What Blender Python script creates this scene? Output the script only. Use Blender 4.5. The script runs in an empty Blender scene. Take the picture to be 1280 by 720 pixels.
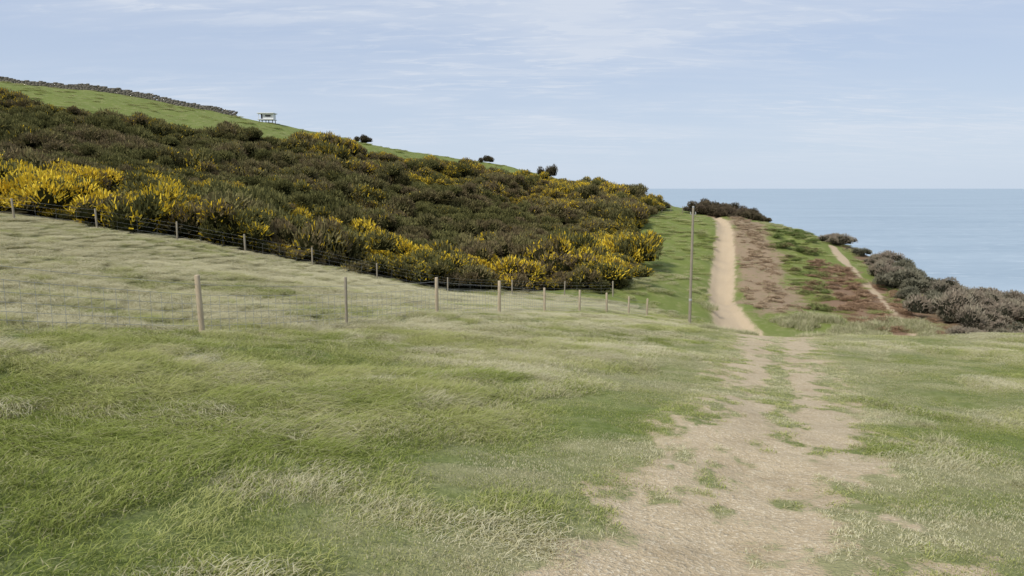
import bpy, math, random
import numpy as np
rng=np.random.default_rng(7); random.seed(7)
S=bpy.context.scene; COL=S.collection
S.view_settings.view_transform='Standard'; S.view_settings.look='None'; S.view_settings.exposure=0

# ---------------------------------------------------------------- terrain
CP=np.array([
(0,0,-1.6),(-8,0,-.9),(8,0,-2.1),(0,-12,-.4),(-15,-12,.8),(15,-12,-1.5),(20,0,-2.9),(1.2,4,-2.15),
(-7.6,10.9,-2.05),(-5.95,14,-2.76),(-2.4,22,-3.82),(1.2,30.5,-5.2),(5,38.8,-6.6),(4.6,13,-3.45),
(10,28,-5.65),(9,13,-3.7),(14,20,-4.6),(19.4,28,-5.75),(26,28,-6.2),(14.5,28,-5.7),(5,30,-5.35),
(12,36,-7.9),(19,36,-8.1),(27,36,-8.5),(17,50,-11.0),(25,50,-11.5),(35,50,-11.5),(42,50,-11.9),
(17.2,55,-10.9),(11.7,48,-8.9),(22,57,-11.0),(32,58,-11.1),(40,58,-11.2),(20,70,-10.1),(24.3,85,-8.7),(32.6,115,-5),
(36.8,74,-10.3),(40.8,92,-8.4),(39,100,-6.5),(44,85,-9.9),(44,70,-10.9),(42,115,-6),(39,135,-5.4),(28.4,76,-9.3),
(17.3,80,-8.2),(22.7,105,-4.6),(14.3,60,-9.4),(3.4,52,-7.9),(3.8,58,-8.2),(10.4,64,-8.3),(-26,38,-1.7),(-18.7,40,-2.85),
(-15.5,42,-3.7),(-12.2,44,-4.7),(-8.7,46,-5.7),(-4.2,48,-6.9),(-12.3,24,-2.8),(-20,25,-1.85),(-35,30,0),(-30,10,.8),(-20,10,-.5),
(-10,32,-3.9),(-42.3,62,1.1),(-24.8,68,-1.6),(-11.3,75,-5.4),(0,85,-6.6),(9.5,88,-6.8),
(-68,100,10.4),(-38,105,6),(-23.3,115,4.3),(-5.2,122,1.5),(11,128,-1.3),(22.3,122,-3.4),
(-120,125,22),(-87.6,130,17.9),(-69.8,135,16.4),(-50.4,140,12.8),(-39.2,142,10.8),(-27.8,145,8.4),(-6.3,148,5),(6.4,150,2.4),(19.3,150,-1.2),(29.6,145,-3.2),
(-90,180,14),(-50,190,9),(0,200,-2),(30,190,-12),(-120,250,10),(0,300,-10),(60,150,-10),(-150,60,15),(-150,0,8),(-100,30,7),
(-60,0,2.5),(-60,-30,3),(60,0,-6),(60,60,-12),(60,110,-12),(0,-60,4),(60,-60,0),(-150,-60,10)],dtype=float)
def tps_fit(cp):
    n=len(cp); d=np.hypot(cp[:,None,0]-cp[None,:,0],cp[:,None,1]-cp[None,:,1])
    K=np.where(d>0,d*d*np.log(d+1e-12),0)+np.eye(n)*1.0
    P=np.c_[np.ones(n),cp[:,:2]]
    A=np.zeros((n+3,n+3)); A[:n,:n]=K; A[:n,n:]=P; A[n:,:n]=P.T
    return np.linalg.solve(A,np.r_[cp[:,2],0,0,0])
W=tps_fit(CP)
def vnoise(x,y,seed=0):
    xi=np.floor(x).astype(np.int64); yi=np.floor(y).astype(np.int64); fx=x-xi; fy=y-yi
    fx=fx*fx*(3-2*fx); fy=fy*fy*(3-2*fy)
    def h(a,b):
        k=(a*374761393+b*668265263+seed*974711)&0xffffffff
        k=((k^(k>>13))*1274126177)&0xffffffff
        return ((k^(k>>16))&0xffff)/65535.0
    return (h(xi,yi)*(1-fx)+h(xi+1,yi)*fx)*(1-fy)+(h(xi,yi+1)*(1-fx)+h(xi+1,yi+1)*fx)*fy
def fbm(x,y,seed=0,o=4):
    x=np.asarray(x,float); y=np.asarray(y,float); s=0;a=1;t=0
    for i in range(o):
        s=s+a*vnoise(x*2**i+17.3*i,y*2**i-9.1*i,seed+i); t+=a; a*=.5
    return s/t
def sst(a,b,x):
    t=np.clip((x-a)/(b-a),0,1); return t*t*(3-2*t)
COAST_Y=[-200,0,40,60,90,115,135,150,170,200,260,400]
COAST_X=[60,52,49,47,46.5,47,45,41,25,-20,-90,-260]
def H(x,y):
    x=np.atleast_1d(np.asarray(x,float)); y=np.atleast_1d(np.asarray(y,float)); sh=x.shape
    x=x.ravel(); y=y.ravel(); z=np.empty_like(x)
    for i in range(0,len(x),20000):
        a=x[i:i+20000]; b=y[i:i+20000]
        d2=(a[:,None]-CP[None,:,0])**2+(b[:,None]-CP[None,:,1])**2
        z[i:i+20000]=(0.5*d2*np.log(d2+1e-12))@W[:-3]+W[-3]+W[-2]*a+W[-1]*b
    r=np.hypot(x,y); dp=seg_dist(x,y,PATH,PW)
    z+=(fbm(x/3.1,y/3.1,3)-.5)*.26*sst(1,8,r)+(fbm(x/.7,y/.7,9,3)-.5)*.07
    z+=(fbm(x/1.5,y/1.1,13,2)-.5)*.16*sst(.3,2.0,dp)*sst(48,38,y)   # hummocks of tussocky grass
    z+=(fbm(x/12,y/12,5)-.5)*1.1*sst(40,70,y)
    z+=(fbm(x/2.6,y/2.6,15,3)-.5)*.55*sst(46,60,y)*sst(-.5,2.5,seg_dist(x,y,SPATH,SPW))
    z-=.17*np.exp(-np.clip(dp,-.6,9)/.5)*sst(48,58,y)
    z-=.04*np.exp(-(np.clip(dp,-.6,9)+.6)/.5)*sst(48,40,y)
    cx=np.interp(y,COAST_Y,COAST_X)+(fbm(x/9,y/9,31)-.5)*5
    e=np.clip(x-cx,0,None); z=np.where(e>0,z-e*1.3-2.0*(1-np.exp(-e)),z)
    e2=np.clip(-x-170,0,None); z=z-e2*.05
    return np.maximum(z,-47).reshape(sh)
def H1(x,y): return float(H(x,y)[0])

def seg_dist(x,y,pts,wid):
    best=np.full(x.shape,1e9)
    for (a,wa),(b,wb) in zip(zip(pts[:-1],wid[:-1]),zip(pts[1:],wid[1:])):
        ax,ay=a;bx,by=b; dx,dy=bx-ax,by-ay
        t=np.clip(((x-ax)*dx+(y-ay)*dy)/(dx*dx+dy*dy),0,1)
        best=np.minimum(best,np.hypot(x-ax-t*dx,y-ay-t*dy)-(wa+(wb-wa)*t))
    return best
def poly_sd(x,y,P):
    d=np.full(x.shape,1e9); ins=np.zeros(x.shape,bool); n=len(P)
    for i in range(n):
        ax,ay=P[i]; bx,by=P[(i+1)%n]; dx,dy=bx-ax,by-ay
        t=np.clip(((x-ax)*dx+(y-ay)*dy)/(dx*dx+dy*dy),0,1)
        d=np.minimum(d,np.hypot(x-ax-t*dx,y-ay-t*dy))
        c=((ay>y)!=(by>y))
        with np.errstate(divide='ignore',invalid='ignore'):
            c&=x<(bx-ax)*(y-ay)/((by-ay) if by!=ay else 1e-9)+ax
        ins^=c
    return np.where(ins,-d,d)
PATH=[(-6,-16),(-1.5,-4),(1.1,3.5),(2.55,7),(4.0,10.7),(7.2,20),(10.2,28),(13.0,36),(15.6,46),(17.0,54),(18.2,62),(20,70),(24.5,85),(29.3,102),(32.2,114),(33.2,121)]
PW=[.8,.8,.82,.82,.82,.98,1.3,1.4,1.6,1.9,1.3,1.15,1.25,1.1,.95,.8]
SPATH=[(31,56),(33.3,63),(36.6,74),(38.6,82),(40.6,91),(42,97)]
SPW=[.30,.15,.30,.08,.55,.4]
HEATH=[(20.8,61),(25.6,62),(28.2,74),(32.2,90),(37.6,113),(34.6,117),(30.6,104),(26.3,87),(21.9,70)]
BRACKEN=[(28.2,56),(34.5,55),(38,74),(38.5,84),(35.5,86),(32.2,78),(29.2,67)]
SLOPE=[(26,62),(29,62),(33,80),(38.5,94),(43,108),(38.5,113),(32.5,90),(28.2,74)]
GORSE=[(-60,34),(-27,41.5),(-19,43.5),(-15.5,45),(-12,47.5),(-8.5,50),(-4,53),(1,56.5),(4,58.5),(9.6,63),(11.5,72),(13.6,84),(16.2,97),(20.5,112),(24.5,126),(24,141),(15,141),(8,130),(-5,123),(-23,116),(-38,106),(-68,101),(-125,92),(-125,40)]
SCRUB=[(33.5,55),(34,49),(50,44),(49,100),(43.5,104),(43,92),(41.2,82),(39,74),(35.6,62)]
HEDGE=[(31.5,120),(36,119),(43,124),(44,131),(37,130),(31.5,127)]
fence_pts=[(-5.95+1.83*k,14+4.13*k) for k in range(-4,9)]
def dist_path(x,y): return seg_dist(x,y,PATH,PW)
def fence_side(x,y):
    nx,ny=-4.13,1.83; l=math.hypot(nx,ny)
    return ((x+5.95)*nx+(y-14)*ny)/l
def path_edge(x,y):
    """ragged worn-ness: <0 bare earth"""
    d=dist_path(x,y); far=sst(40,55,y)
    n=(fbm(x/1.3,y/1.8,55,3)-.5)*.7+(fbm(x/.30,y/.45,56,3)-.5)*1.9+(fbm(x/.10,y/.12,57,2)-.5)*1.0
    cx=np.interp(y,[p[1] for p in PATH],[p[0] for p in PATH]); mid=np.exp(-((x-cx-.05)/.30)**2)*sst(.30,.55,fbm(x/2.5,y/2.5,58,2))*.75*(1-far)*sst(4,10,y)
    return np.maximum(d,-.46)+n*(1-.7*far)+mid+.03
def dryness(x,y):
    f=fence_side(x,y)
    n=fbm(x/2.6+3,y/1.2,21); n2=fbm(x/.6,y/.35,22,3); n3=fbm(x/7,y/5,23,2)
    patch=sst(.55,.68,fbm(x/1.6,y/.8,25,3))*.55
    base=sst(-1.5,4,f)*.44+sst(5,24,np.hypot(x,y))*.10
    nearp=np.exp(-np.clip(dist_path(x,y),0,None)/.8)*.26
    return np.clip(base+(n-.5)*1.2+(n2-.5)*1.0+(n3-.5)*.5+.23+nearp+patch,0,1)

def graded(segs):
    out=[]
    for a,b,st in segs: out+=list(np.arange(a,b,st))
    out.append(segs[-1][1]); return np.array(out)
gx=graded([(-700,-200,25),(-200,-90,4),(-90,-30,1.2),(-30,-8,.5),(-8,-1,.25),(-1,13,.08),(13,48,.35),(48,100,2)])
gy=graded([(-200,-20,10),(-20,2,1),(2,14,.08),(14,30,.18),(30,50,.35),(50,150,.7),(150,220,3),(220,700,20)])
GX,GY=np.meshgrid(gx,gy); GZ=H(GX,GY)
nx,ny=len(gx),len(gy)
V=np.c_[GX.ravel(),GY.ravel(),GZ.ravel()]
idx=np.arange(nx*ny).reshape(ny,nx)
F=np.c_[idx[:-1,:-1].ravel(),idx[:-1,1:].ravel(),idx[1:,1:].ravel(),idx[1:,:-1].ravel()]
def mk_mesh(name,V,F):
    me=bpy.data.meshes.new(name); V=np.asarray(V,dtype=np.float32); F=np.asarray(F,dtype=np.int32)
    k=F.shape[1]
    me.vertices.add(len(V)); me.vertices.foreach_set('co',V.ravel())
    me.loops.add(F.size); me.loops.foreach_set('vertex_index',F.ravel())
    me.polygons.add(len(F)); me.polygons.foreach_set('loop_start',np.arange(0,F.size,k,dtype=np.int32))
    me.update(calc_edges=True); me.validate(); return me
def fattr(me,name,arr,dom='POINT'):
    a=me.attributes.new(name,'FLOAT',dom); a.data.foreach_set('value',np.asarray(arr,dtype=np.float32).ravel())
def add(name,data,parent=None,link=True):
    o=bpy.data.objects.new(name,data)
    if link: COL.objects.link(o)
    if parent: o.parent=parent
    return o
gm=mk_mesh('ground',V,F); gm.polygons.foreach_set('use_smooth',np.ones(len(gm.polygons),bool))
fx,fy=V[:,0],V[:,1]
wob=lambda s,a,sd=71:(fbm(fx/s,fy/s,sd)-.5)*a
fattr(gm,'pd',np.clip(path_edge(fx,fy),-3,20)); fattr(gm,'spd',np.clip(seg_dist(fx,fy,SPATH,SPW)+wob(2.5,.9),-3,20))
fattr(gm,'heath',np.clip(-poly_sd(fx,fy,HEATH)+wob(4,5,72),-5,5)); fattr(gm,'brack',np.clip(-poly_sd(fx,fy,BRACKEN)+wob(4,5,73),-5,5))
fattr(gm,'gor',np.clip(-poly_sd(fx,fy,GORSE),-5,5)); fattr(gm,'scr',np.clip(-np.minimum(poly_sd(fx,fy,SCRUB),poly_sd(fx,fy,HEDGE))+wob(4,3,74),-5,5))
fattr(gm,'dry',dryness(fx,fy)); fattr(gm,'turf',sst(50,58,fy))
fattr(gm,'cliff',sst(-.5,2.5,fx-np.interp(fy,COAST_Y,COAST_X)))
ground=add('ground',gm)

# ---------------------------------------------------------------- material helpers
class M:
    def __init__(s,name):
        s.m=bpy.data.materials.new(name); s.m.use_nodes=True; s.t=s.m.node_tree; s.n=s.t.nodes; s.n.clear()
        s.out=s.n.new('ShaderNodeOutputMaterial')
    def L(s,a,b): s.t.links.new(a,b)
    def put(s,inp,v):
        if isinstance(v,bpy.types.NodeSocket): s.L(v,inp)
        elif isinstance(v,tuple) and len(v)==3 and inp.type=='RGBA': inp.default_value=(*v,1)
        else: inp.default_value=v
    def attr(s,name,inst=False):
        n=s.n.new('ShaderNodeAttribute'); n.attribute_name=name
        if inst: n.attribute_type='INSTANCER'
        return n.outputs['Fac']
    def pos(s): return s.n.new('ShaderNodeNewGeometry').outputs['Position']
    def scale(s,v,sc):
        n=s.n.new('ShaderNodeVectorMath'); n.operation='MULTIPLY'; s.L(v,n.inputs[0]); n.inputs[1].default_value=sc; return n.outputs[0]
    def noise(s,v,sc,det=4,rough=.55,dist=0):
        n=s.n.new('ShaderNodeTexNoise'); s.L(v,n.inputs['Vector']); n.inputs['Scale'].default_value=sc
        n.inputs['Detail'].default_value=det; n.inputs['Roughness'].default_value=rough; n.inputs['Distortion'].default_value=dist
        return n.outputs['Fac']
    def math(s,op,a,b=0.0,c=None,clamp=False):
        n=s.n.new('ShaderNodeMath'); n.operation=op; n.use_clamp=clamp; s.put(n.inputs[0],a); s.put(n.inputs[1],b)
        if c is not None: s.put(n.inputs[2],c)
        return n.outputs[0]
    def mr(s,v,a,b,c=0.0,d=1.0):
        n=s.n.new('ShaderNodeMapRange'); n.interpolation_type='SMOOTHSTEP'; s.L(v,n.inputs[0])
        for i,q in enumerate((a,b,c,d)): n.inputs[i+1].default_value=q
        return n.outputs[0]
    def mix(s,f,a,b,mode='MIX'):
        n=s.n.new('ShaderNodeMix'); n.data_type='RGBA'; n.blend_type=mode
        s.put(n.inputs[0],f); s.put(n.inputs[6],a); s.put(n.inputs[7],b); return n.outputs[2]
    def bump(s,h,st,dist=.1):
        n=s.n.new('ShaderNodeBump'); s.L(h,n.inputs['Height']); n.inputs['Strength'].default_value=st; n.inputs['Distance'].default_value=dist
        return n.outputs[0]
    def bsdf(s,col,rough=.9,normal=None,spec=.2,trans=None):
        p=s.n.new('ShaderNodeBsdfPrincipled'); s.put(p.inputs['Base Color'],col); s.put(p.inputs['Roughness'],rough)
        p.inputs['Specular IOR Level'].default_value=spec
        if normal is not None: s.L(normal,p.inputs['Normal'])
        s.L(p.outputs[0],s.out.inputs['Surface']); return s.m
    def leaf(s,col,trans=.3):
        d=s.n.new('ShaderNodeBsdfDiffuse'); s.put(d.inputs[0],col); o=d.outputs[0]
        if trans:
            t=s.n.new('ShaderNodeBsdfTranslucent'); s.put(t.inputs['Color'],col)
            x=s.n.new('ShaderNodeMixShader'); x.inputs[0].default_value=trans; s.L(o,x.inputs[1]); s.L(t.outputs[0],x.inputs[2]); o=x.outputs[0]
        s.L(o,s.out.inputs['Surface']); return s.m

g=M('ground_mat'); P=g.pos()
nf=g.noise(P,7,4,.7); nm=g.noise(P,1.3,4,.65,.3); nff=g.noise(P,38,2,.7)
green=g.mix(nm,(.09,.12,.025),(.15,.185,.045)); green=g.mix(g.mr(nf,.35,.7),green,(.20,.225,.08))  # field ground kept darker than the blades, painting in the shade beneath them
straw=g.mix(nf,(.21,.19,.09),(.40,.37,.21))
grass=g.mix(g.math('MULTIPLY',g.attr('dry'),.75),green,straw)
grass=g.mix(g.attr('turf'),grass,g.mix(g.math('MULTIPLY',g.mr(nm,.45,.75),.8),g.mix(nf,(.12,.15,.035),(.20,.235,.065)),(.28,.27,.12)))
sand=g.mix(nf,(.36,.275,.165),(.57,.465,.31)); sand=g.mix(g.mr(nff,.50,.70),sand,(.68,.585,.425)); sand=g.mix(g.mr(nm,.45,.75,0,.5),sand,(.30,.225,.13))
farsand=g.mix(nf,(.42,.32,.20),(.58,.465,.32)); sand=g.mix(g.attr('turf'),sand,farsand)
pd=g.math('ADD',g.attr('pd'),g.math('MULTIPLY_ADD',nf,.9,-.45)); pd=g.math('ADD',pd,g.math('MULTIPLY_ADD',nff,1.0,-.5))
sm=g.mr(pd,-.16,.26,1,0)
sm2=g.mr(g.math('ADD',g.attr('spd'),g.math('MULTIPLY_ADD',nm,.8,-.4)),-.1,.3,1,0)
heath=g.mix(nf,(.20,.135,.085),(.39,.30,.195)); heath=g.mix(g.mr(nm,.5,.72),heath,(.20,.19,.08))
brk=g.mix(nf,(.16,.10,.06),(.30,.20,.13)); brk=g.mix(g.mr(nm,.55,.75,0,.7),brk,(.17,.16,.07))
hm=g.mr(g.math('ADD',g.attr('heath'),g.math('MULTIPLY_ADD',nm,4,-1.8)),-.8,.8)
bm=g.mr(g.math('ADD',g.attr('brack'),g.math('MULTIPLY_ADD',nm,4,-1.8)),-.8,.8)
c=g.mix(hm,grass,heath); c=g.mix(bm,c,brk)
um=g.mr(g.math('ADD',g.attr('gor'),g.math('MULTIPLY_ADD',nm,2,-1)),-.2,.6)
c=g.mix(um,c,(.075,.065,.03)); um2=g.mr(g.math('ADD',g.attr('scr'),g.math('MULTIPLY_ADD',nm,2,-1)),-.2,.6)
c=g.mix(um2,c,(.20,.14,.085))
c=g.mix(g.attr('cliff'),c,g.mix(nm,(.13,.08,.05),(.25,.17,.1)))
c=g.mix(sm,c,sand); c=g.mix(sm2,c,(.46,.36,.24))
h=g.math('ADD',nf,g.math('MULTIPLY',nff,.4))
g.bsdf(c,.95,g.bump(h,.8,.06),.1); gm.materials.append(g.m)

# ---------------------------------------------------------------- scatter via geometry nodes
def scatter(name,pts,rot,scl,idx,sources,extra={}):
    me=bpy.data.meshes.new(name); me.vertices.add(len(pts)); me.vertices.foreach_set('co',np.asarray(pts,np.float32).ravel())
    a=me.attributes.new('rot','FLOAT_VECTOR','POINT'); a.data.foreach_set('vector',np.asarray(rot,np.float32).ravel())
    a=me.attributes.new('scl','FLOAT_VECTOR','POINT'); a.data.foreach_set('vector',np.asarray(scl,np.float32).ravel())
    a=me.attributes.new('vid','INT','POINT'); a.data.foreach_set('value',np.asarray(idx,np.int32))
    for k,v in extra.items(): fattr(me,k,v)
    me.update(); ob=add(name,me)
    col=bpy.data.collections.new(name+'_parts')
    for s in sources: col.objects.link(s)
    t=bpy.data.node_groups.new(name+'_nodes','GeometryNodeTree')
    t.interface.new_socket('Geometry',in_out='INPUT',socket_type='NodeSocketGeometry')
    t.interface.new_socket('Geometry',in_out='OUTPUT',socket_type='NodeSocketGeometry')
    N=t.nodes; i=N.new('NodeGroupInput'); o=N.new('NodeGroupOutput')
    m2p=N.new('GeometryNodeMeshToPoints'); inst=N.new('GeometryNodeInstanceOnPoints'); ci=N.new('GeometryNodeCollectionInfo')
    ci.inputs['Collection'].default_value=col; ci.inputs['Separate Children'].default_value=True; ci.inputs['Reset Children'].default_value=True
    inst.inputs['Pick Instance'].default_value=True
    def na(nm,ty):
        n=N.new('GeometryNodeInputNamedAttribute'); n.data_type=ty; n.inputs['Name'].default_value=nm; return n.outputs['Attribute']
    Lk=t.links.new
    Lk(i.outputs[0],m2p.inputs['Mesh']); Lk(m2p.outputs[0],inst.inputs['Points']); Lk(ci.outputs[0],inst.inputs['Instance'])
    Lk(na('vid','INT'),inst.inputs['Instance Index']); Lk(na('scl','FLOAT_VECTOR'),inst.inputs['Scale'])
    e=N.new('FunctionNodeEulerToRotation'); Lk(na('rot','FLOAT_VECTOR'),e.inputs[0]); Lk(e.outputs[0],inst.inputs['Rotation'])
    Lk(inst.outputs[0],o.inputs[0])
    md=ob.modifiers.new('scatter','NODES'); md.node_group=t
    return ob

def blades(name,n,rad,lmin,lmax,w,bend,mat,spread=.5,segs=3,windy=1.0,lift=1.45):
    th=rng.uniform(0,2*np.pi,n); r=rad*np.sqrt(rng.uniform(0,1,n)); bx=r*np.cos(th); by=r*np.sin(th)
    L=rng.uniform(lmin,lmax,n)*(1-.45*(r/rad)**2)
    az=rng.normal(0,spread,n); az=np.where(rng.uniform(0,1,n)<windy,az,rng.uniform(0,2*np.pi,n))
    b=bend*rng.uniform(.5,1.3,n); face=az+np.pi/2+rng.normal(0,.7,n)
    V=[];hh=[];ii=[]
    x=bx.copy();y=by.copy();z=np.full(n,-.02); el=np.full(n,lift)-rng.uniform(0,.4,n)
    rnd=rng.uniform(0,1,n)
    for k in range(segs+1):
        t=k/segs; ww=w*(1-t**1.6)*.5+.0003
        V.append(np.c_[x-ww*np.cos(face),y-ww*np.sin(face),z]); V.append(np.c_[x+ww*np.cos(face),y+ww*np.sin(face),z])
        hh+= [np.full(n,t)]*2; ii+=[rnd]*2
        s=L/segs; x=x+s*np.cos(el)*np.cos(az); y=y+s*np.cos(el)*np.sin(az); z=z+s*np.sin(el)
        el=el-b/segs*1.2
    V=np.stack(V,1).reshape(-1,3); hh=np.stack(hh,1).ravel(); ii=np.stack(ii,1).ravel()
    K=2*(segs+1); F=[]
    for k in range(segs):
        o=np.arange(n)*K+2*k; F.append(np.c_[o,o+1,o+3,o+2])
    me=mk_mesh(name,V,np.concatenate(F)); fattr(me,'h',hh); fattr(me,'r',ii); me.materials.append(mat)
    return add(name,me,link=False)

b=M('grass_blade_mat'); hh=b.attr('h'); rr=b.attr('r'); dry=b.attr('dry',True); tn=b.attr('tn',True)
gc=b.mix(rr,(.24,.31,.06),(.46,.50,.14)); gc=b.mix(b.mr(tn,.3,.7),gc,(.58,.585,.22))
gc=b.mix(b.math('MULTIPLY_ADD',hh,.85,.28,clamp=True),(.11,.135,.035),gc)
sc=b.mix(rr,(.60,.55,.31),(.90,.85,.63))
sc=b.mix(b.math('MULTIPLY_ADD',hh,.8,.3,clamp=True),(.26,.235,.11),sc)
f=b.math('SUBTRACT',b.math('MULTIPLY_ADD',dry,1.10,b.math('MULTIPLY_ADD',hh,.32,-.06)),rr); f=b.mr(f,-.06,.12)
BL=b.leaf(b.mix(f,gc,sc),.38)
NV=4
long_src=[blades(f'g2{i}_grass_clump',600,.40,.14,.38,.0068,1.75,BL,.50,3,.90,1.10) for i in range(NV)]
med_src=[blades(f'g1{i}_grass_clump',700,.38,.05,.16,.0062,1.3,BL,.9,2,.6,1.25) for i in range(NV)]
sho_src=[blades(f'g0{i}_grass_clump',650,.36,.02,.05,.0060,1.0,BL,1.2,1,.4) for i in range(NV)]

def sample(n,x0,x1,y0,y1): return rng.uniform(x0,x1,n),rng.uniform(y0,y1,n)
def dens_pts(spec):
    X=[];Y=[]
    for x0,x1,y0,y1,d in spec:
        st=1/math.sqrt(d); a,c_=np.meshgrid(np.arange(x0,x1,st),np.arange(y0,y1,st)); n=a.size
        X.append(a.ravel()+rng.uniform(-.6,.6,n)*st);Y.append(c_.ravel()+rng.uniform(-.6,.6,n)*st)
    return np.concatenate(X),np.concatenate(Y)
x,y=dens_pts([(-9,9,1.5,9,10),(-16,16,9,18,7.5),(-30,28,18,32,4.4),(-34,20,32,56,2.4),(-20,-9,1.5,9,2.5),(9,16,1.5,9,3)])
pe_=path_edge(x,y); pd_=dist_path(x,y)
keep=(poly_sd(x,y,GORSE)>.2)&(np.abs(x)<y*.80+3)&(pd_>.12)&(y>1.6)
x=x[keep];y=y[keep]; pd_=pd_[keep]; pe_=pe_[keep]
pc=np.interp(y,[p[1] for p in PATH],[p[0] for p in PATH]); side=x-pc
z=H(x,y); dr=np.clip(dryness(x,y)+rng.normal(0,.07,len(x)),0,1); rad=np.hypot(x,y)
fs=fence_side(x,y)
leng=np.where(side<0, sst(.6,3.5,pd_)*.55+sst(-1,2.5,fs)*.36, sst(.5,6,pd_)*.22)+(fbm(x/1.9,y/1.5,61)-.5)*1.3
leng=np.where(pe_<.5,leng-.5,leng)
kind=np.where(leng>.52,2,np.where(leng>.14,1,0))
vid=kind*NV+rng.integers(0,NV,len(x))
ang=-.45+(fbm(x/2.8,y/2.2,71)-.5)*5.0+rng.normal(0,.55,len(x))
ang=np.where(kind==0,rng.uniform(0,6.28,len(x)),ang)
sc_=rng.uniform(.85,1.2,len(x))*(1+.55*sst(14,35,rad)); hz=rng.uniform(.65,1.15,len(x))*(.6+.5*np.clip(leng,0,1))
hz*=np.where(kind==2,.85,1.0)
sc_=np.where(pd_<.4,sc_*.7,sc_)
tnn=np.clip(fbm(x/3.0,y/2.0,77)*1.5-.25+rng.normal(0,.10,len(x)),0,1)
spr=[blades(f'g3{i}_grass_clump',60,.085,.02,.06,.0055,1.1,BL,1.3,2,.3) for i in range(NV)]
xs,ys=sample(60000,-1.5,16,1.8,34); ks=(dist_path(xs,ys)<.55)&(path_edge(xs,ys)>.04)
xs=xs[ks]; ys=ys[ks]; ns=len(xs)
PX=np.r_[x,xs]; PY=np.r_[y,ys]; PZ=np.r_[z,H(xs,ys)]
AN=np.r_[ang,rng.uniform(0,6.28,ns)]; SS=np.r_[sc_,rng.uniform(.6,1.6,ns)]; HZ=np.r_[hz,rng.uniform(.6,1.3,ns)]
VI=np.r_[vid,3*NV+rng.integers(0,NV,ns)]; DR=np.r_[dr,np.clip(dryness(xs,ys)-.18,0,1)]; TN=np.r_[tnn,rng.uniform(.2,.8,ns)]
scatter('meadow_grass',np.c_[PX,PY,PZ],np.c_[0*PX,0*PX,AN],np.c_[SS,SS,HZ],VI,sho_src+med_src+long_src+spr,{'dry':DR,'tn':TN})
NG=(len(x),ns)
x,y=dens_pts([(-2,46,50,122,.6),(-60,20,118,150,.15),(-90,-55,100,135,.15)])
keep=(poly_sd(x,y,GORSE)>0)&(dist_path(x,y)>.5)&(seg_dist(x,y,SPATH,SPW)>.6)&(poly_sd(x,y,HEATH)>0)&(fbm(x/2.5,y/2.5,63,3)>.47)
x=x[keep];y=y[keep]; s=rng.uniform(1.4,2.8,len(x))
scatter('hillside_turf',np.c_[x,y,H(x,y)],np.c_[x*0,x*0,rng.uniform(-1.5,1,len(x))],np.c_[s,s,s*.6],NV+rng.integers(0,2*NV,len(x)),sho_src+med_src+long_src,
    {'dry':np.clip(fbm(x/5,y/5,66)*1.1-.25,0,1),'tn':fbm(x/7,y/7,67)*.7})

# ---------------------------------------------------------------- shrubs
def shrub(name,n,leaf,mat,seed,lobes=7,h=1.0,twiggy=0.,core=True,flat=1.0):
    r=np.random.default_rng(seed)
    lc=np.c_[r.normal(0,.45,lobes),r.normal(0,.45,lobes),r.uniform(.15,.62,lobes)*h]; lr=r.uniform(.28,.52,lobes)
    lc[0]=(0,0,.35*h); lr[0]=.6
    lt=r.uniform(0,1,lobes)
    k=r.integers(0,lobes,n); d=r.normal(0,1,(n,3)); d/=np.linalg.norm(d,axis=1)[:,None]; d[:,2]=np.where(d[:,2]<-.2,-d[:,2],d[:,2])
    rad=lr[k]*r.uniform(.72,1.06,n); p=lc[k]+d*rad[:,None]*np.array([1,1,flat]); p[:,2]=np.maximum(p[:,2],.0)
    up=d*.7+np.array([0,0,.65])+r.normal(0,.4,(n,3)); up/=np.linalg.norm(up,axis=1)[:,None]
    sd=np.cross(up,r.normal(0,1,(n,3))); sd/=np.linalg.norm(sd,axis=1)[:,None]
    L=leaf*r.uniform(.6,1.6,n)[:,None]; Wd=leaf*r.uniform(.25,.5,n)[:,None]*(1-.6*twiggy)
    V=np.stack([p-sd*Wd*.5,p+sd*Wd*.5,p+up*L+sd*Wd*.25,p+up*L-sd*Wd*.25],1).reshape(-1,3)
    o=np.arange(n)*4; F=np.c_[o,o+1,o+2,o+3]
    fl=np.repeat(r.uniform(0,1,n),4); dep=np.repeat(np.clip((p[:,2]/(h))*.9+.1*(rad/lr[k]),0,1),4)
    cn=.5+.5*np.sin(p[:,0]*5+seed)*np.sin(p[:,1]*5.7+seed*2)*1.0+r.normal(0,.12,n)
    lb=np.repeat(np.clip(.5*lt[k]+.5*cn,0,1),4)
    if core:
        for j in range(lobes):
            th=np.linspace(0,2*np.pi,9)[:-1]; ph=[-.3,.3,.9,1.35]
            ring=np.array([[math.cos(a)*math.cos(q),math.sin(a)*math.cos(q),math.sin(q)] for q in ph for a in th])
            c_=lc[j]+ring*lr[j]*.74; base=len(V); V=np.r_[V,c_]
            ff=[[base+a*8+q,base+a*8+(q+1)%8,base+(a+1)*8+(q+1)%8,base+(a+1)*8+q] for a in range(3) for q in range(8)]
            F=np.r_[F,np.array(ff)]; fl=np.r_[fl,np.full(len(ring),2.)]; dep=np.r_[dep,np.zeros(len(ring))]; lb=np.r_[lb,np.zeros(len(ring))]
    me=mk_mesh(name,V,F); fattr(me,'fl',fl); fattr(me,'dep',dep); fattr(me,'lb',lb); me.materials.append(mat)
    return add(name,me,link=False)

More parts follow.
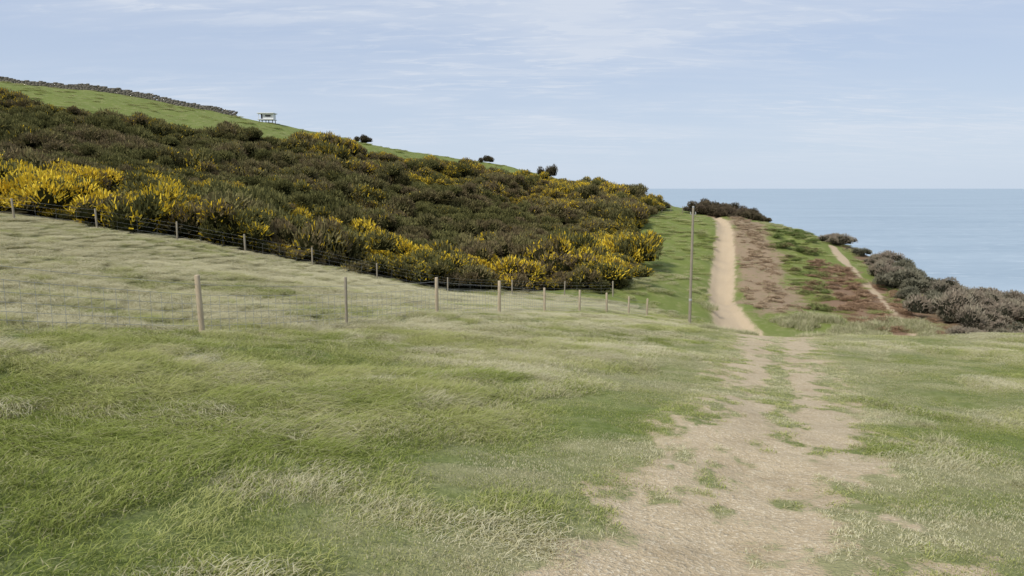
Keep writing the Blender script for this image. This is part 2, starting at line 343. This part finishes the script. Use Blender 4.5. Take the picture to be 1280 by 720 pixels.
def leaf_mat(name,ca,cb,brown,flower=None,inst=True):
    m=M(name); fl=m.attr('fl'); dep=m.attr('dep'); lb=m.attr('lb'); tn=m.attr('tn',True)
    c=m.mix(fl,ca,cb); c=m.mix(m.mr(tn,.40,.68,0,.8),c,brown); c=m.mix(m.mr(lb,.35,.8,0,.55),c,tuple(q*1.5 for q in cb))
    c=m.mix(m.mr(dep,.0,.6,.85,0),c,tuple(q*.28 for q in ca))  # shade painted into the leaf colour, darker towards the shrub's base and inside
    if flower:
        fa=m.attr('fa',inst)
        th=m.math('MULTIPLY',fa,m.mr(lb,.26,.60)); th=m.math('MULTIPLY',th,m.mr(dep,.04,.36))
        q=m.mr(m.math('SUBTRACT',th,fl),-.01,.02); c=m.mix(q,c,m.mix(fl,flower,(.86,.66,.09)))
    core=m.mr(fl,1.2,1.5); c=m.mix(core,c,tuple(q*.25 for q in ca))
    return m.leaf(c,.12)
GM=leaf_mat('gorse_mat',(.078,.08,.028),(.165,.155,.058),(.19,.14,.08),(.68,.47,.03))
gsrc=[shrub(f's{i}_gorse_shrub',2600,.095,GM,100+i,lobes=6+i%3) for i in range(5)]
def shrub_scatter(name,poly,bb,dens,src,smin,smax,hmin,hmax,margin=.3,extra=None,sink=.12,wv=2.0,thin=0,tint=None,pw=1.0):
    n=int((bb[1]-bb[0])*(bb[3]-bb[2])*dens); x,y=sample(n,*bb); sdv=poly_sd(x,y,poly)
    k=(sdv<-margin+(fbm(x/3,y/3,81)-.5)*wv)&(fbm(x/2.2,y/2.2,85,3)>thin)&(dist_path(x,y)>.6)&(seg_dist(x,y,SPATH,SPW)>.6)
    x=x[k];y=y[k]; s=(smin+(smax-smin)*rng.uniform(0,1,len(x))**pw)*(.5+1.0*fbm(x/4,y/4,91)); hh=s*rng.uniform(hmin,hmax,len(x))
    ex={'fa':np.zeros(len(x)) if extra is None else extra(x,y)}
    ex['tn']=np.clip(fbm(x/9,y/7,44)+rng.normal(0,.09,len(x)),0,1) if tint is None else tint(x,y)
    return scatter(name,np.c_[x,y,H(x,y)-sink],np.c_[rng.normal(0,.08,len(x)),rng.normal(0,.08,len(x)),rng.uniform(0,6.28,len(x))],np.c_[s,s,hh],rng.integers(0,len(src),len(x)),src,ex)
def flower(x,y):
    sd=-poly_sd(x,y,GORSE); n=fbm(x/5,y/4,33,3); n2=fbm(x/11,y/8,36,2); n4=fbm(x/2.5,y/2.5,39,2)
    lowedge=np.exp(-((sd-1.5)/4.5)**2)*sst(108,88,y)*(.35+.65*sst(.34,.50,n4))
    left=sst(-17,-26,x)*sst(62,46,y)*.85*sst(.34,.48,n4)
    a=lowedge*(.35+.65*sst(.30,.45,n))+sst(98,58,y)*sst(-38,-26,x)*sst(.42,.53,n)*sst(.38,.50,n4)*.9+left+sst(95,112,y)*sst(.48,.60,n)*.5+sst(.58,.68,n2)*sst(.5,.6,n4)*.5
    a*=rng.uniform(.2,1.25,len(x))
    return np.clip(a,0,.9)
def gtint(x,y):
    return np.clip(fbm(x/9,y/7,44)+rng.normal(0,.15,len(x))+.10*sst(-20,-60,x),0,1)
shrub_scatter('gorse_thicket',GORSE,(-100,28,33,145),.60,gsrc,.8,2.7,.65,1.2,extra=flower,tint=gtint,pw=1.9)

SM=leaf_mat('scrub_mat',(.10,.10,.065),(.225,.21,.145),(.34,.27,.205))
ssrc=[shrub(f't{i}_scrub',2200,.10,SM,200+i,twiggy=.4) for i in range(4)]
shrub_scatter('coastal_scrub',SCRUB,(33,51,44,105),.50,ssrc,.6,2.3,.6,1.05,thin=.38,wv=4,pw=1.3,tint=lambda x,y:np.clip(fbm(x/4,y/4,46,2)*1.3-.12+rng.normal(0,.12,len(x)),0,1))
DM=leaf_mat('dark_hedge_mat',(.06,.052,.03),(.13,.105,.065),(.15,.11,.08))
dsrc=[shrub(f'u{i}_hedge',2200,.10,DM,300+i) for i in range(3)]
shrub_scatter('blackthorn_thicket',HEDGE,(30,46,118,133),.8,dsrc,1.2,1.9,.8,1.2)
HM=leaf_mat('heath_mat',(.24,.17,.11),(.42,.33,.22),(.30,.205,.13))
hsrc=[shrub(f'v{i}_heath',700,.16,HM,400+i,twiggy=.5,core=False) for i in range(3)]
shrub_scatter('heather_patch',HEATH,(19,40,60,118),1.5,hsrc,.3,.7,.25,.5,margin=.1,sink=.05,wv=6,thin=.40)
BM=leaf_mat('bracken_mat',(.19,.125,.075),(.36,.245,.155),(.26,.165,.10))
bsrc=[shrub(f'w{i}_bracken',700,.16,BM,500+i,twiggy=.5,core=False) for i in range(3)]
shrub_scatter('bracken_patch',BRACKEN,(26,41,54,88),2.0,bsrc,.4,.85,.3,.6,margin=.1,sink=.05,wv=6,thin=.34)
RM=leaf_mat('bramble_mat',(.09,.125,.04),(.19,.235,.075),(.24,.18,.10))
rsrc=[shrub(f'x{i}_bramble',800,.15,RM,600+i,core=False) for i in range(3)]
shrub_scatter('bramble_patch',SLOPE,(24,44,55,115),.8,rsrc,.4,1.1,.3,.65,margin=.2,sink=.05,wv=3,thin=.46)

def single(name,x,y,s,hz,mat,seed,n=2600,leaf=.1,**kw):
    o=shrub('tmp',n,leaf,mat,seed,**kw); me=o.data; bpy.data.objects.remove(o); me.name=name
    ob=add(name,me); ob.location=(x,y,H1(x,y)-.1); ob.scale=(s,s,hz); ob.rotation_euler=(0,0,seed); return ob
single('gorse_bush',-27.5,140,1.4,1.6,DM,11); single('gorse_bush',-4.9,146,1.2,1.5,DM,12); single('gorse_bush',7.3,147,1.5,2.4,DM,13)
# ---------------------------------------------------------------- tussocks & pale dead growth on the crest
TM=M('tussock_mat'); TMm=TM.leaf(TM.mix(TM.attr('r'),(.26,.28,.11),(.64,.58,.38)),.3)
def tussock(x,y,s,seed):
    o=blades('grass_tussock',420,.15,.09,.24,.005,1.6,TMm,2.5,4,.2); COL.objects.link(o)
    o.location=(x,y,H1(x,y)-.01); o.scale=(s,s,s*1.0); o.rotation_euler=(0,0,seed)
for i,(tx,ty,ts) in enumerate([(4.75,7.9,1.3),(5.35,9.3,1.1),(9.2,18,1.4),(4.45,6.2,.7),(3.1,19,1.1)]): tussock(tx,ty,ts,i)
wsrc=[blades(f'y{i}_dead_grass',260,.3,.15,.42,.010,1.2,TMm,1.5,3,.4) for i in range(3)]
x=rng.uniform(5,24,1500); y=rng.uniform(28.0,35,1500)
pc=np.interp(y,[28,36],[10.2,13.0]); k=((x>pc+1.0)&(x<pc+4.5)|((x<pc-1.0)&(x>pc-3.0)))&(fbm(x/1.2,y/1.2,95,2)>.45)
x=x[k];y=y[k]; s=rng.uniform(.5,1.2,len(x))
x2=rng.uniform(16,34,500); y2=rng.uniform(54,61,500); k=(dist_path(x2,y2)>.1)&(fbm(x2/2,y2/2,96,2)>.45); x=np.r_[x,x2[k]]; y=np.r_[y,y2[k]]; s=np.r_[s,rng.uniform(1.2,2.6,k.sum())]
scatter('dead_grass_tufts',np.c_[x,y,H(x,y)],np.c_[x*0,x*0,rng.uniform(0,6,len(x))],np.c_[s,s,s],rng.integers(0,3,len(x)),wsrc)

def stone(name,seed,mat):
    r=np.random.default_rng(seed); import bmesh
    bm=bmesh.new(); bmesh.ops.create_icosphere(bm,subdivisions=2,radius=1)
    for v in bm.verts: v.co*=r.uniform(.8,1.15); v.co.z*=.55
    me=bpy.data.meshes.new(name); bm.to_mesh(me); bm.free(); me.materials.append(mat); return add(name,me,link=False)
pm=M('pebble_mat'); pm.bsdf(pm.mix(pm.noise(pm.pos(),14,2),(.30,.23,.15),(.60,.51,.38)),.9)
psrc=[stone(f'z{i}_pebble',i,pm.m) for i in range(3)]
x,y=sample(20000,-3,14,2,30); k=path_edge(x,y)<.05; x=x[k];y=y[k]; s=rng.uniform(.003,.008,len(x))*(1+1.5*(rng.uniform(0,1,len(x))>.985))
scatter('path_pebbles',np.c_[x,y,H(x,y)],np.c_[x*0,x*0,rng.uniform(0,6,len(x))],np.c_[s,s,s],rng.integers(0,3,len(x)),psrc)

# ---------------------------------------------------------------- fences
wm=M('post_wood'); P=wm.pos(); wn=wm.noise(wm.scale(P,(30,30,2.5)),1,5,.7)
wm.bsdf(wm.mix(wn,(.24,.18,.11),(.62,.52,.37)),.85,wm.bump(wn,.4,.01)); WOOD=wm.m
wm2=M('weathered_post_wood'); P=wm2.pos(); wn=wm2.noise(wm2.scale(P,(30,30,2.5)),1,5,.7); wm2.bsdf(wm2.mix(wn,(.16,.135,.095),(.42,.37,.28)),.9); WOOD2=wm2.m
mt=M('galvanised_wire'); mt.bsdf((.36,.36,.34),.55,None,.4); WIRE=mt.m
from mathutils import Vector
import bmesh
def cyl(name,p0,p1,r0,r1,mat,parent,seg=12):
    p0=Vector(p0);p1=Vector(p1); d=(p1-p0).normalized(); a=d.orthogonal().normalized(); b_=d.cross(a)
    L=[(0,r0),(.5,(r0+r1)/2*1.02),(.985,r1),(1.0,r1*.8)]
    vs=[];fs=[]
    for t,r in L:
        c_=p0.lerp(p1,t)
        for i in range(seg):
            q=2*math.pi*i/seg; rr_=r*(1+.05*math.sin(3*q+p0.x)); vs.append(c_+(a*math.cos(q)+b_*math.sin(q))*rr_)
    for k in range(len(L)-1):
        for i in range(seg): fs.append((k*seg+i,k*seg+(i+1)%seg,(k+1)*seg+(i+1)%seg,(k+1)*seg+i))
    fs.append(tuple((len(L)-1)*seg+i for i in range(seg)))
    me=bpy.data.meshes.new(name); me.from_pydata([tuple(v) for v in vs],[],fs); me.materials.append(mat)
    for p in me.polygons: p.use_smooth=len(p.vertices)==4
    return add(name,me,parent)
def fence(pts,ph,pr,mat,rows,vstep,wr,name='wire_fence',jit=.03,thin=()):
    e=add(name,None); zs=[H1(*p) for p in pts]
    for i,(p,z) in enumerate(zip(pts,zs)):
        lx,ly=random.gauss(0,jit),random.gauss(0,jit); h_=ph*random.uniform(.93,1.04); q=pr*(.62 if i in thin else random.uniform(.85,1.05))
        cyl(f'post_{i+1}',(p[0],p[1],z-.3),(p[0]+lx,p[1]+ly,z+h_),q,q*.95,WOOD2 if i in thin else mat,e)
    cu=bpy.data.curves.new('wires','CURVE'); cu.dimensions='3D'; cu.bevel_depth=wr; cu.bevel_resolution=0; cu.materials.append(WIRE)
    def spl(P_):
        s=cu.splines.new('POLY'); s.points.add(len(P_)-1)
        for q,v in zip(s.points,P_): q.co=(*v,1)
    for hgt in rows:
        P_=[]
        for i in range(len(pts)-1):
            for t in np.linspace(0,1,7)[:-1]:
                X=pts[i][0]*(1-t)+pts[i+1][0]*t; Y=pts[i][1]*(1-t)+pts[i+1][1]*t; g0=zs[i]*(1-t)+zs[i+1]*t
                P_.append((X,Y,g0+hgt-.02*math.sin(math.pi*t)))
        P_.append((*pts[-1],zs[-1]+hgt)); spl(P_)
    if vstep:
        for i in range(len(pts)-1):
            l=math.dist(pts[i],pts[i+1]); m_=int(l/vstep)
            for j in range(1,m_):
                t=j/m_; X=pts[i][0]*(1-t)+pts[i+1][0]*t; Y=pts[i][1]*(1-t)+pts[i+1][1]*t; g0=zs[i]*(1-t)+zs[i+1]*t
                spl([(X,Y,g0+rows[0]),(X,Y,g0+rows[-2])])
    add('wires',cu,e); return e
fence(fence_pts,1.18,.058,WOOD,[.05,.18,.31,.45,.6,.78,.98],.22,.0036,jit=.022,thin=(5,))
f2=[(-34,36.5),(-30,37.7),(-26,38.8),(-22.5,40.2),(-18.7,41.3),(-15.5,42.9),(-12.2,45),(-8.7,47.4),(-4.4,50.2),(0,53.6),(4,56),(8,58)]
fence(f2,1.15,.055,WOOD2,[.1,.35,.6,.85,1.05],.9,.0028)
f3=[(24,119),(26,121.5),(28.5,124),(31,125)]
fence(f3,1.15,.06,WOOD2,[.3,.6,.9,1.1],None,.006)

pe=add('utility_pole',None); px,py=11.7,48; pz=H1(px,py)
cyl('shaft',(px,py,pz-.5),(px,py,pz+7.7),.10,.075,WOOD2,pe,14)
cyl('cap',(px,py,pz+7.7),(px,py,pz+7.78),.085,.05,WIRE,pe,12)
cyl('stay_bracket',(px-.18,py,pz+7.25),(px+.18,py,pz+7.25),.02,.02,WIRE,pe,8)
for sx in(-.16,.16): cyl('insulator',(px+sx,py,pz+7.25),(px+sx,py,pz+7.42),.03,.022,WIRE,pe,8)
cyl('number_plate_band',(px,py,pz+1.6),(px,py,pz+1.75),.102,.102,WIRE,pe,14)

wp=M('white_paint'); wp.bsdf(wp.mix(wp.noise(wp.pos(),2,3),(.62,.62,.60),(.82,.82,.80)),.5); WP=wp.m
dk=M('dark_timber'); dk.bsdf((.06,.05,.045),.8); DK=dk.m
def box(name,c,s,mat,parent,bev=.02):
    bm=bmesh.new(); bmesh.ops.create_cube(bm,size=1)
    for v in bm.verts: v.co.x*=s[0]; v.co.y*=s[1]; v.co.z*=s[2]
    bmesh.ops.bevel(bm,geom=bm.edges[:],offset=bev,segments=1,affect='EDGES')
    me=bpy.data.meshes.new(name); bm.to_mesh(me); bm.free(); me.materials.append(mat)
    o=add(name,me,parent); o.location=c; return o
hx,hy=-44.7,138; hz0=H1(hx,hy)-.45; he=add('lookout_hut',None)
for sx in(-1.2,0,1.2):
    for sy in(-.8,.8): box('leg',(hx+sx,hy+sy,hz0+.35),(.12,.12,1.1),DK,he)
box('floor_deck',(hx,hy,hz0+.95),(2.9,2.0,.12),WP,he)
box('cabin_wall',(hx+.35,hy+.1,hz0+1.5),(1.9,1.5,.95),WP,he); box('window',(hx+.35,hy-.66,hz0+1.6),(1.0,.04,.3),DK,he,.005)
box('door',(hx-.78,hy-.62,hz0+1.5),(.3,.06,.85),DK,he,.005)
for sx in(-1.3,1.35): box('roof_post',(hx+sx,hy-.85,hz0+1.5),(.08,.08,1.0),WP,he)
box('roof',(hx,hy,hz0+2.06),(3.1,2.2,.14),WP,he)
# dry stone wall
sm_=M('dry_stone'); sn=sm_.noise(sm_.pos(),1.2,4); sm_.bsdf(sm_.mix(sn,(.09,.08,.06),(.24,.215,.175)),.95)
wl=[(-150,120),(-120,125),(-87.6,129.5),(-69.8,134.5),(-50.8,139)]
VV=[];FF=[]
for row in range(5):
  for a,c_ in zip(wl[:-1],wl[1:]):
    L_=math.dist(a,c_); d=((c_[0]-a[0])/L_,(c_[1]-a[1])/L_); t=random.uniform(0,.3)
    while t<L_:
        w_=random.uniform(.3,.75); X=a[0]+d[0]*(t+w_/2); Y=a[1]+d[1]*(t+w_/2); Z=H1(X,Y)-.25+row*.26
        hh_=.275 if row<4 else random.uniform(.1,.34); q=random.uniform(-.04,.04); ww=w_*.5-.003; dp=.28-.03*row
        base=len(VV)
        for sz in(0,1):
            for (u,v) in((-ww,-dp),(ww,-dp),(ww,dp),(-ww,dp)):
                VV.append((X+d[0]*u-d[1]*(v+q)+random.uniform(-.015,.015),Y+d[1]*u+d[0]*(v+q),Z+hh_*sz+random.uniform(-.01,.01)))
        FF+=[tuple(base+i for i in f_) for f_ in((0,1,5,4),(1,2,6,5),(2,3,7,6),(3,0,4,7),(4,5,6,7),(3,2,1,0))]
        t+=w_
wme=mk_mesh('dry_stone_wall',VV,FF); wme.materials.append(sm_.m); add('dry_stone_wall',wme)

# ---------------------------------------------------------------- sea
SZ=-42
sv=[(-40000,-3000,SZ),(40000,-3000,SZ),(40000,45000,SZ),(-40000,45000,SZ)]
sea=mk_mesh('sea',sv,[(0,1,2,3)]); s_=M('sea_mat'); P=s_.pos()
w1=s_.noise(s_.scale(P,(.05,.16,1)),1,4,.65,.3); w2=s_.noise(s_.scale(P,(.0025,.012,1)),1,4,.6)
sc_=s_.mix(s_.mr(w2,.3,.7),(.27,.35,.415),(.345,.425,.485)); sc_=s_.mix(s_.mr(w1,.5,.75),sc_,(.44,.51,.56))
s_.bsdf(sc_,.5,s_.bump(w1,.6,1.2),.3); sea.materials.append(s_.m); add('sea',sea)

# ---------------------------------------------------------------- light & sky
EL,AZ=math.radians(48),math.radians(228)
wd=bpy.data.worlds.new('World'); S.world=wd; wd.use_nodes=True; T=wd.node_tree; N=T.nodes; N.clear()
o=N.new('ShaderNodeOutputWorld'); bg=N.new('ShaderNodeBackground'); bg.inputs['Strength'].default_value=.122
sk=N.new('ShaderNodeTexSky'); sk.sky_type='NISHITA'; sk.sun_disc=False; sk.sun_elevation=EL; sk.sun_rotation=AZ; sk.air_density=1; sk.dust_density=.6; sk.ozone_density=2
class WM(M):
    def __init__(s): s.t=T; s.n=N
w=WM(); tc=N.new('ShaderNodeTexCoord').outputs['Generated']
sx=N.new('ShaderNodeSeparateXYZ'); T.links.new(tc,sx.inputs[0])
zc=w.math('ADD',w.math('MAXIMUM',sx.outputs[2],0.0),.10)
cb=N.new('ShaderNodeCombineXYZ'); T.links.new(w.math('DIVIDE',sx.outputs[0],zc),cb.inputs[0]); T.links.new(w.math('DIVIDE',sx.outputs[1],zc),cb.inputs[1])
def rot(v,a,sc):
    m=N.new('ShaderNodeMapping'); T.links.new(v,m.inputs[0]); m.inputs['Rotation'].default_value=(0,0,a); m.inputs['Scale'].default_value=sc; return m.outputs[0]
c1=w.noise(rot(cb.outputs[0],.5,(.4,1.2,1)),1.0,5,.62,.8); c2=w.noise(rot(cb.outputs[0],1.0,(1.4,4.5,1)),2.2,4,.65,.5); c3=w.noise(cb.outputs[0],.45,2,.5)
cl=w.math('MULTIPLY',w.mr(c1,.36,.72),w.mr(c3,.30,.6)); cl=w.math('MULTIPLY_ADD',w.math('MULTIPLY',w.mr(c2,.46,.68),w.mr(c3,.36,.56)),.7,cl,clamp=True)
cl=w.math('MULTIPLY',cl,w.mr(sx.outputs[2],.0,.10,.15,1))
skc=w.mix(.80,sk.outputs[0],(4.2,4.95,6.4))
hz_=w.mr(sx.outputs[2],.0,.20,.65,0); skc=w.mix(hz_,skc,(5.1,5.9,6.85))
skc=w.mix(w.math('MULTIPLY',cl,.65),skc,(6.0,6.4,7.05))
T.links.new(skc,bg.inputs[0]); T.links.new(bg.outputs[0],o.inputs[0])
sl=bpy.data.lights.new('sun','SUN'); sl.energy=3.3; sl.angle=math.radians(10); sl.color=(1,.955,.88); so=add('sun',sl)
dv=Vector((math.sin(AZ)*math.cos(EL),math.cos(AZ)*math.cos(EL),math.sin(EL))); so.rotation_euler=dv.to_track_quat('Z','Y').to_euler()

cam=bpy.data.cameras.new('camera'); cam.lens=26; cam.sensor_width=36; cam.clip_end=80000; cam.clip_start=.05
co=add('camera',cam); co.rotation_euler=(math.radians(90-7.7),0,0); co.location=(0,0,0); S.camera=co
print('grass clumps',NG)
